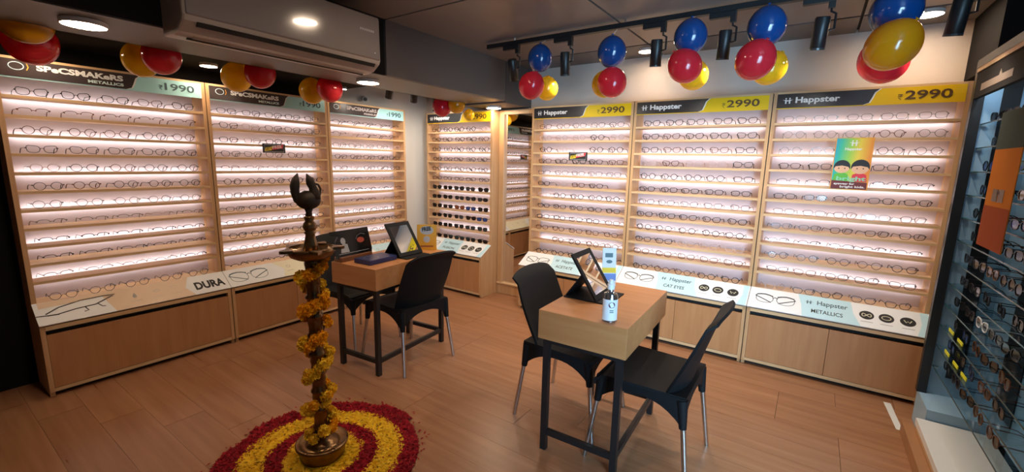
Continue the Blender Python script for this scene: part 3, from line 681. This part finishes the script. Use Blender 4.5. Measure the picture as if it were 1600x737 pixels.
for k in range(n): lb.f.append((2*k, 2*k+2, 2*k+3, 2*k+1))
l = obj('label', lb, mat('label_white', (.78, .80, .84), .4), t, smooth=True)
g = MB()
for k in range(9): pass
for k in range(16):
    a0 = 2*PI*k/16; g.v.append((.0352*math.cos(-.95+.42*math.cos(a0)), .0352*math.sin(-.95+.42*math.cos(a0)), .085+.014*math.sin(a0)))
g.f = [tuple(range(16))]; obj('label_badge', g, mat('label_maroon', (.10, .01, .03), .4), l)
g = MB()
for zz in (.058, .05):
    b0 = len(g.v)
    for k in range(5): a = -1.2+.5*k/4; g.v += [(.0352*math.cos(a), .0352*math.sin(a), zz), (.0352*math.cos(a), .0352*math.sin(a), zz+.004)]
    for k in range(4): g.f.append((b0+2*k, b0+2*k+2, b0+2*k+3, b0+2*k+1))
obj('label_text', g, INKG, l)

# ------------------------------------------------------------------ brass lamp, garland, rangoli
LX, LY = -1.835, 1.075
t = thing('oil_lamp', 'tall brass oil lamp topped by a bird, standing on the flower ring', 'lamp', (LX, LY, .012))
obj('base', MB().lathe([(.097, 0), (.101, .004), (.103, .025), (.110, .048), (.120, .066), (.121, .074), (.112, .080), (.096, .066), (.080, .060), (.071, .072), (.056, .086), (.042, .093), (.036, .125)], 36), BRASS, t, smooth=True)
prof = [(.030, .12)]
for k in range(9):
    z = .14+k*.093; prof += [(.030, z), (.037, z+.010), (.037, z+.018), (.030, z+.028), (.029, z+.055), (.033, z+.075)]
prof += [(.03, .985)]
obj('stem', MB().lathe(prof, 24), BRASS, t, smooth=True)
bowl = MB().lathe([(.028, .975), (.060, .982), (.088, .996), (.100, 1.016), (.104, 1.034), (.098, 1.036), (.084, 1.022), (.04, 1.012), (.022, 1.014)], 36)
bo = obj('oil_bowl', bowl, BRASS, t, smooth=True)
for k in range(5):
    a = -.35+2*PI*k/5; c, s = math.cos(a), math.sin(a)
    obj('wick_spout', MB().prism([(.09*c-.032*s, .09*s+.032*c), (.126*c-.016*s, .126*s+.016*c), (.142*c, .142*s), (.126*c+.016*s, .126*s-.016*c), (.09*c+.032*s, .09*s-.032*c)], 'z', 1.024, 1.037), BRASS, bo)
obj('upper_stem', MB().lathe([(.024, 1.012), (.034, 1.022), (.030, 1.05), (.022, 1.075), (.020, 1.095), (.027, 1.102), (.020, 1.108), (.026, 1.118), (.031, 1.13), (.026, 1.145), (.018, 1.155), (.022, 1.165), (.022, 1.175), (.012, 1.18)], 24), BRASS, t, smooth=True)
fb = thing('x', '', '', (0, 0, 0)); bpy.data.objects.remove(fb, do_unlink=True)
rb = math.radians(60)
def bird(name, mb): o = obj(name, mb, BRONZE, bd_ if name != 'bird_finial' else t, smooth=True); return o
B = MB(); B.tube([(0, 0, 1.165), (0, 0, 1.195), (0, 0, 1.212)], [.016, .013, .020], 12); B.ell((0, 0, 1.248), .052, .036, .042, 20, 14)
bd_ = obj('bird_finial', B, BRONZE, t, smooth=True); bd_.rotation_euler = (0, 0, rb)
obj('bird_neck', MB().tube([(.024, 0, 1.255), (.028, 0, 1.280), (.021, 0, 1.304), (.013, 0, 1.324), (.010, 0, 1.340), (.004, 0, 1.352), (-.001, 0, 1.364)], [.030, .023, .017, .019, .017, .009, .002], 12), BRONZE, bd_, smooth=True)
obj('bird_beak_loop', MB().tube([(.026, 0, 1.322), (.044, 0, 1.316), (.052, 0, 1.298), (.050, 0, 1.276), (.042, 0, 1.258)], .0052, 8), BRONZE, bd_, smooth=True)
obj('bird_tail', MB().tube([(-.026, 0, 1.232), (-.042, 0, 1.252), (-.050, 0, 1.280), (-.050, 0, 1.310), (-.045, 0, 1.340), (-.036, 0, 1.366)], [.016, .019, .018, .021, .016, .002], 12), BRONZE, bd_, smooth=True)
# garland wound round the stem: every blossom its own part
gar = thing('flower_garland', 'yellow and orange marigold garland wound round the brass lamp stem', 'garland', (LX, LY, 0))
def blossom(m):
    mb = MB(); n = 54; rg = random.Random(4)
    mb.ell((0, 0, 0), .020, .020, .017, 10, 7)
    for k in range(n):
        zz = 1-1.75*(k+.5)/n; rr = math.sqrt(max(0, 1-zz*zz)); a = k*2.39996
        d = Vector((rr*math.cos(a), rr*math.sin(a), zz)); u = d.orthogonal().normalized(); u.rotate(Matrix.Rotation(rg.uniform(0, 6.3), 3, d))
        t2 = (d+u*rg.uniform(.2, .7)).normalized(); w = d.cross(u)*.0062; p0 = d*.0165; p1 = d*.023+u*.002; p2 = p0+t2*.0135
        b = len(mb.v); mb.v += [tuple(p0), tuple(p1+w), tuple(p2+w*.6), tuple(p2-w*.6), tuple(p1-w)]; mb.f.append((b, b+1, b+2, b+3, b+4))
    return mb.mesh('marigold', m)
bm = [blossom(MARI), blossom(MARI2)]
hp = []; turns = 5.5; N = 66
for k in range(N+1):
    f = k/N; z = .985-.875*f; a = 1.2-turns*2*PI*f; hp.append((.036*math.cos(a), .036*math.sin(a), z))
obj('thread', MB().tube(hp, .004, 5), STEMG, gar)
for k in range(0, N+1):
    x, yy, z = hp[k]; a = math.atan2(yy, x); f = k/N
    if random.random() < .12: continue
    a += random.uniform(-.4, .4)
    rr = .050+random.uniform(-.004, .008)
    o = link('marigold', bm[0 if (f < .45 or random.random() < .3) and random.random() < .85 else 1], gar, (rr*math.cos(a), rr*math.sin(a), max(.125, z+random.uniform(-.018, .018))))
    d = Vector((math.cos(a), math.sin(a), random.uniform(-.25, .45))); o.rotation_euler = d.to_track_quat('Z', 'Y').to_euler(); s = random.uniform(.72, 1.18); o.scale = (s, s, s)
# petals laid out in rings
ran = thing('flower_rangoli', 'round floor pattern of red and yellow flower petals under the lamp', 'flower pattern', (LX, LY, 0))
def petals(name, r0, r1, n, m, ragged=0.):
    mb = MB(); bumps = [random.uniform(-1, 1) for _ in range(24)]
    for _ in range(n):
        a = random.uniform(0, 2*PI); q = math.sqrt(random.uniform(r0*r0, r1*r1))
        q += ragged*bumps[int(a/(2*PI)*24) % 24]*(q-r0)/(r1-r0)
        c = Vector((q*math.cos(a), q*math.sin(a), random.uniform(.003, .011)))
        d = random.uniform(0, 2*PI); l = random.uniform(.007, .013); w = l*random.uniform(.32, .5); ti = random.uniform(-.45, .45); ro = random.uniform(-.5, .5)
        e = Vector((math.cos(d)*math.cos(ti), math.sin(d)*math.cos(ti), math.sin(ti))); sd = Vector((-math.sin(d)*math.cos(ro), math.cos(d)*math.cos(ro), math.sin(ro)))
        b = len(mb.v); mb.v += [tuple(c-e*l), tuple(c+sd*w-e*l*.1), tuple(c+e*l), tuple(c-sd*w-e*l*.1)]
        for i2 in range(b, b+4):
            v = mb.v[i2]; mb.v[i2] = (v[0], v[1], max(.0012, v[2]))
        mb.f.append((b, b+1, b+2, b+3))
    o = obj(name, mb, m, ran); o['kind'] = 'stuff'; return o
petals('red_petals', .365, .475, 11500, PETR, .022); petals('yellow_petals', .255, .385, 10500, PETY, .008)
petals('red_petals', .17, .268, 5600, PETR, .006); petals('yellow_petals', .09, .185, 3800, PETY, .01)
petals('red_petals', .30, .37, 60, PETR); petals('red_petals', .47, .53, 90, PETR)

# ------------------------------------------------------------------ air conditioner
t = thing('air_conditioner', 'white split air conditioner mounted on the ceiling beam', 'air conditioner', (-2.44, .80, 1.955))
ln = 1.005
pr = [(0, .31), (.205, .31), (.222, .30), (.226, .065), (.215, .045), (.16, .008), (.10, 0), (0, .004)]
obj('body', MB().prism(pr, 'y', 0, ln), ACV, t, bevel=.012)
fp = obj('front_panel', MB().prism([(.2225, .306), (.230, .30), (.234, .072), (.224, .064)], 'y', .012, ln-.012), ACW, t, bevel=.003)
obj('louver', MB().prism([(.108, -.005), (.1, -.001), (.205, .046), (.214, .042)], 'y', .07, ln-.045), ACV, t, bevel=.002)
obj('louver_gap', MB().prism([(.200, .030), (.2145, .0475), (.2205, .0455), (.206, .028)], 'y', .055, ln-.035).prism([(.086, -.004), (.090, -.008), (.1, -.006), (.098, 0)], 'y', .055, ln-.035), TOE, t)
g = MB()
for k in range(7): g.box(.2326, .2336, ln-.145+k*.014, ln-.135+k*.014, .212, .224)
obj('maker_badge', g, GREY, fp)
obj('indicator', MB().box(.2338, .2345, ln-.05, ln-.044, .10, .106), WHITE, fp)

# ------------------------------------------------------------------ downlights, track, cameras
def downlight(label, x, y, z, r):
    t = thing('downlight', label, 'ceiling light', (x, y, z), 0., 'round surface downlights')
    obj('housing', MB().lathe([(r, 0), (r, -.016), (r-.004, -.02), (r-.005, -.012), (r-.005, 0)], 28), mat('light_white', (.75, .74, .72), .4), t, smooth=True, auto=True)
    obj('diffuser', MB().lathe([(.001, -.019), (r-.006, -.019), (r-.006, -.010), (.001, -.010)], 28), DIFF, t)
    return t
for lab, x, y, z, r in (('round white downlight at the upper left, under the beam', -2.637, .586, 1.998, .078),
        ('round white downlight under the beam end of the air conditioner', -2.713, 2.092, 1.998, .078),
        ('round white downlight under the beam above the tall mirror', -2.72, 3.60, 1.985, .075),
        ('round white downlight above the second left-wall rack, behind yellow balloon', -3.60, 1.43, 2.08, .055),
        ('round downlight above the nearest left-wall rack, behind red balloon', -3.56, .60, 2.08, .055),
        ('small round downlight by the red balloon nearest the far left rack', -3.62, 2.52, 2.08, .03),
        ('round white ceiling light behind the track over the middle right racks', -1.216, 3.615, 2.35, .06),
        ('round white ceiling light at the upper right by the orange balloon', .438, 3.566, 2.35, .07),
        ('round white ceiling light over the brass lamp', -1.15, .72, 2.35, .085),
        ('round white ceiling light before the beam, over the far table', -1.59, 1.71, 2.35, .075)):
    downlight(lab, x, y, z, r)
rail = thing('track_rail', 'long black lighting track hung under the ceiling before the right racks', 'light track', (-2.2, 2.83, 2.30))
obj('rail', MB().box(0, 2.9, -.018, .018, 0, .03), BLACKM, rail)
for xx in (.25, 1.1, 1.95, 2.7): obj('hanger', MB().tube([(xx, 0, .03), (xx, 0, .05)], .006, 8), CHROME, rail)
def spot(label, x, y, ztop, tilt, side=1, group='black track spotlights', s=1., power=30.):
    t = thing('track_spotlight', label, 'spotlight', (x, y, ztop), 0., group)
    obj('adapter', MB().box(-.09*s, .05*s, -.016, .016, -.03, 0).box(.02*s, .05*s, -.014, .014, -.06*s, -.03), BLACKM, t, bevel=.002)
    obj('bracket', MB().tube([(.035*s, 0, -.05*s), (.035*s, 0, -.075*s), (.056*s, 0, -.088*s), (.056*s, 0, -.16*s), (.03*s, 0, -.165*s)], .006, 6), BLACKM, t)
    b = obj('barrel', MB().lathe([(.030*s, -.075*s), (.034*s, -.07*s), (.034*s, .07*s), (.030*s, .078*s)], 20), BLACKM, t, smooth=True, auto=True, loc=(0, 0, -.175*s), rot=(tilt, 0, .3*side))
    ld = bpy.data.lights.new('spot_lamp', 'SPOT'); ld.energy = power; ld.color = (1., .88, .74); ld.spot_size = 2.6; ld.spot_blend = .7; ld.shadow_soft_size = .025
    lo = bpy.data.objects.new('spot_lamp', ld); COL.objects.link(lo); lo.parent = b; lo.location = (0, 0, -.085*s)
    obj('barrel_ring', MB().lathe([(.035*s, -.078*s), (.035*s, -.068*s), (.031*s, -.068*s), (.031*s, -.078*s)], 20), mat('ring_grey', (.05, .05, .05), .3), b)
for k, (x, z) in enumerate(((-1.958, 2.12), (-1.519, 2.11), (-.889, 2.11), (-.506, 2.115), (-.058, 2.115), (.448, 2.12))):
    spot(f'{ORD[k]} black spotlight from the left on the long ceiling track', x, 2.83, 2.30, .22 if k != 0 else .45, 1, power=(32., 32., 32., 30., 20., 14.)[k])
r2 = thing('track_rail', 'short black lighting track over the far left corner', 'light track', (-3.32, 2.66, 2.25))
obj('rail', MB().box(-.018, .018, 0, .85, 0, .03), BLACKM, r2)
for yy in (.1, .7): obj('hanger', MB().tube([(0, yy, .03), (0, yy, .10)], .006, 8), BLACKM, r2)
for k, yy in enumerate((2.80, 3.10, 3.38)): spot(f'black corner spotlight, {ORD[k]} from the left of the three above far left rack', -3.32, yy, 2.25, .5, (4., 3.2, 1.5)[k], 'corner track spotlights', power=12.)
t = thing('dome_camera', 'small round white security camera on the wall above corner rack', 'security camera', (-3.80, WY-.001, 2.02), 0., rot=(PI/2, 0, 0))
obj('ring', MB().lathe([(.034, 0), (.034, .012), (.028, .02), (.018, .022)], 20), WHITE, t, smooth=True, auto=True); obj('lens', MB().ell((0, 0, .02), .015, .015, .010, 14, 8), INK, t, smooth=True)
t = thing('bullet_camera', 'grey bullet security camera above the far left rack', 'security camera', (WX+.001, 2.95, 2.03))
obj('mount', MB().tube([(.008, 0, .02), (.04, 0, .02)], .02, 12), GREY, t); obj('housing', MB().tube([(.04, -.01, .02), (.13, -.06, .0)], .024, 14), GREY, t, smooth=True, auto=True); obj('lens', MB().tube([(.128, -.059, .0004), (.133, -.062, -.001)], .018, 14), INK, t)

# ------------------------------------------------------------------ balloons
def balloon(label, c, r, m, tilt=(0, 0), group=None, tie=0.):
    t = thing('balloon', label, 'balloon', c, 0., group or 'party balloons', rot=(tilt[0], tilt[1], 0. if tie else random.uniform(0, 6)))
    s = r
    obj('skin', MB().ell((0, 0, 0), s*.97, s*.97, s*1.06, 28, 18, lambda q: 1-.10*max(0., q)**2), m, t, smooth=True)
    obj('knot', MB().lathe([(.004, s*1.03), (.006, s*1.06), (.004, s*1.09), (.011, s*1.14)], 10), m, t, smooth=True)
    if tie: obj('string', MB().tube([(0, 0, s*1.1), (0, (2.83-c[1]) if tie < 2.32 else 0, tie-c[2])], .0012, 5), WHITE, t)
R_, Y_, B_, O_ = B_RED, B_YEL, B_BLU, B_ORA
cl = ['leftmost track cluster', 'second track cluster', 'third track cluster', 'fourth track cluster', 'rightmost track cluster']
for k, (b, r, yv) in enumerate((((-1.682, 2.76, 2.167, .089), (-1.696, 2.68, 1.973, .092), (-1.675, 2.86, 1.977, .082)), ((-1.150, 2.76, 2.148, .093), (-1.105, 2.68, 1.948, .092), (-1.229, 2.86, 1.974, .088)),
        ((-.676, 2.76, 2.177, .094), (-.675, 2.68, 2.002, .093), (-.668, 2.86, 1.985, .088)), ((-.295, 2.76, 2.177, .097), (-.317, 2.645, 1.990, .098), (-.268, 2.86, 1.984, .088)))):
    balloon(f'dark blue balloon at the top of the {cl[k]}', b[:3], b[3], B_, (0, 0), tie=2.30); balloon(f'red balloon in front in the {cl[k]}', r[:3], r[3], R_, (.7, 0)); balloon(f'yellow balloon behind the red one in the {cl[k]}', yv[:3], yv[3], Y_, (-.6, 0))
balloon('dark blue balloon at the top of the rightmost track cluster', (.226, 2.80, 2.181), .105, B_, (0, 0), tie=2.30); balloon('large orange-yellow balloon in front in the rightmost track cluster', (.221, 2.64, 1.995), .105, O_, (.7, 0)); balloon('red balloon low behind the orange one in the rightmost track cluster', (.213, 2.88, 1.974), .105, R_, (-.7, 0))
balloon('dark orange balloon at the top left corner', (-3.0, .463, 2.035), .105, O_, (0, -.5)); balloon('red balloon below the orange one at the top left corner', (-3.22, .511, 1.976), .107, R_, (0, .5))
for k, (r, yv) in enumerate((((-3.07, .99, 1.985), (-3.275, .956, 1.984)), ((-3.07, 1.52, 1.985), (-3.275, 1.465, 1.969)), ((-3.07, 2.02, 1.957), (-3.275, 2.0, 1.953)))):
    w = ['nearest left-wall rack', 'middle left-wall rack', 'far left-wall rack'][k]
    balloon(f'red balloon of the pair under the beam by the {w}', r, .095, R_, (0, -.4)); balloon(f'yellow balloon of the pair under the beam by the {w}', yv, .095, Y_, (0, .4))
balloon('bright red balloon in front of the corner rack header', (-3.145, 3.3, 1.968), .092, R_, (0, -.5)); balloon('amber balloon in front of the corner rack header', (-2.969, 3.33, 1.989), .085, O_, (0, .5)); balloon('blue balloon above the corner rack header', (-3.10, 3.42, 2.10), .085, B_, (0, 0), tie=2.35); balloon('small yellow balloon low in front of the corner rack header', (-2.93, 3.47, 1.90), .055, Y_, (0, 0))

# ------------------------------------------------------------------ glass sunglasses cabinet on the right
CX, CY0, CY1, CD = .628, 1.5, 3.3, .25
t = thing('glass_cabinet', 'tall glass-shelved sunglasses cabinet with black frame at the right edge', 'display cabinet', (0, 0, 0))
SILV = mat('cabinet_panel', (.30, .45, .58), .35); BLK = mat('cabinet_black', (.010, .010, .011), .35)
obj('frame_post', MB().box(CX, CX+.042, CY1-.04, CY1, .19, 2.005), BLK, t)
obj('frame_post', MB().box(CX, CX+.042, CY0, CY0+.04, .19, 2.005), BLK, t)
obj('end_panel', MB().box(CX+.042, CX+CD, CY1-.02, CY1, .19, 1.90), SILV, t)
obj('end_panel', MB().box(CX+.042, CX+CD, CY0, CY0+.02, .19, 1.90), SILV, t)
obj('black_strip', MB().box(CX+.108, CX+.175, CY1-.024, CY1-.0205, .30, 1.90), BLK, t)
obj('back_panel', MB().box(CX+CD-.012, CX+CD, CY0+.02, CY1-.02, .19, 1.90), SILV, t)
for yy in (2.78, 2.2, 1.75): obj('black_strip', MB().box(CX+CD-.018, CX+CD-.0125, yy, yy+.22, .30, 1.90), BLK, t)
obj('top_trim', MB().box(CX-.006, CX+.02, CY0, CY1-.041, 1.965, 2.005), BLK, t)
obj('wood_line', MB().box(CX-.004, CX+.02, CY0, CY1-.041, 1.945, 1.965), WOODH, t)
hd = obj('header_sign', MB().box(CX, CX+.02, CY0, CY1-.041, 1.815, 1.945), mat('header_grey', (.022, .019, .018), .85, spec=.08), t)
obj('sign_strip', MB().box(CX-.0015, CX, 2.72, 3.15, 1.842, 1.875).prism([(2.86, 1.875), (2.9, 1.875), (2.885, 1.90)], 'x', CX-.0015, CX), mat('strip_pale', (.24, .18, .14), .5), hd)
obj('cabinet_roof', MB().box(CX+.02, CX+CD, CY0, CY1, 1.90, 1.915), WOODH, t)
obj('light_bar', MB().box(CX+.022, CX+.04, CY0+.05, CY1-.06, 1.885, 1.899), COOL, t)
obj('plinth', MB().box(.60, CX+CD, CY0, 3.02, .10, .135), mat('plinth_white', (.72, .70, .66), .35), t)
obj('plinth_body', MB().box(.604, CX+CD, CY0, 3.016, .002, .10), WOOD, t)
obj('step', MB().box(.557, .603, CY0, 3.08, .002, .07), mat('step_wood', (.36, .17, .075), .4), t)
obj('kick_panel', MB().box(CX+.01, CX+CD, 3.03, CY1, .002, .19), SILV, t)
shz = [1.69-.1206*k for k in range(12)]
gm = MB().box(CX+.048, CX+CD-.02, CY0+.021, CY1-.026, -.006, 0).mesh('glass_shelf', GLASS)
EDGE = mat('glass_edge', (.02, .075, .09), .25)
em = MB().box(CX+.0465, CX+.048, CY0+.021, CY1-.026, -.006, 0).mesh('shelf_edge', EDGE)
clipm = MB().box(CX+.05, CX+.07, CY1-.04, CY1-.021, -.014, -.006).mesh('shelf_clip', CHROME)
for z in shz:
    g = link('glass_shelf', gm, t, (0, 0, z)); link('shelf_edge', em, g); link('shelf_clip', clipm, g)
# sunglasses on the glass shelves, facing the room (-x)
NR = random.Random(5)
for k, z in enumerate(shz):
    for j in range(5):
        yy = 3.175-j*.185+NR.uniform(-.008, .008)
        f, ln_, lens = 'black', 'dark', DLENS
        q = NR.random()
        if q < .18: f = 'brown'
        elif q < .26: f = 'gunmetal'
        if NR.random() < .14: ln_, lens = 'blue', BLENS
        if (k, j) == (8, 2): f = 'white'
        put_specs('sunglasses', f"{CN[f]} sunglasses with {ln_} lenses, {ORD[j]} from far end on glass shelf {ORD[k]} from top", 'sunglasses', 'sunglasses in the glass cabinet', (CX+.085, yy, z+.0005), -PI/2+NR.uniform(-.15, .15), NR.choice(['rectangular', 'round', 'cat-eye']), FR[f], lens, .0026, 1.08)
# yellow price tags
for k, (yy, z) in enumerate(((3.12, shz[9]), (2.95, shz[9]), (3.12, shz[10]), (2.95, shz[10]), (2.80, shz[10]))):
    o = obj('price_tag', MB().box(-.004, .0, -.045, .045, 0.0008, .016), mat('tag_yellow', (.72, .70, .02), .45), None, loc=(CX+.064, yy, z)); tag(o, f'yellow price tag, {ORD[k % 2 if k < 2 else k-2]} from far end on glass shelf {ORD[9 if k < 2 else 10]} from top', 'price tag', 'yellow price tags')
# orange banner hanging on the cabinet front
t = thing('hanging_banner', 'narrow orange banner with grey top hanging on the glass cabinet front', 'banner', (CX-.012, 2.53, 1.14))
b = obj('sheet', MB().box(-.003, 0, -.15, .15, 0, .40), mat('banner_orange', (.42, .13, .018), .9, spec=.05), t)
obj('lower_print', MB().box(-.0036, -.003, -.15, .15, 0, .17), mat('banner_rust', (.25, .055, .02), .9, spec=.05), b); obj('top_print', MB().box(-.003, 0, -.15, .15, .40, .55), mat('banner_grey', (.055, .065, .055), .9, spec=.05), b)
g = MB(); g.box(-.0042, -.0036, -.06, .0, .19, .24); g.box(-.0042, -.0036, .01, .07, .19, .24); g.box(-.0042, -.0036, -.01, .02, .22, .232); obj('printed_sunglasses', g, INKB, b)
# strip of white tape on the floor
tag(obj('floor_tape', MB().prism([(.522, 3.44), (.558, 3.44), (.575, 3.10), (.545, 3.10)], 'z', .0003, .001), mat('tape_white', (.70, .70, .68), .5)), 'strip of white tape on the floor before the rightmost rack', 'tape')
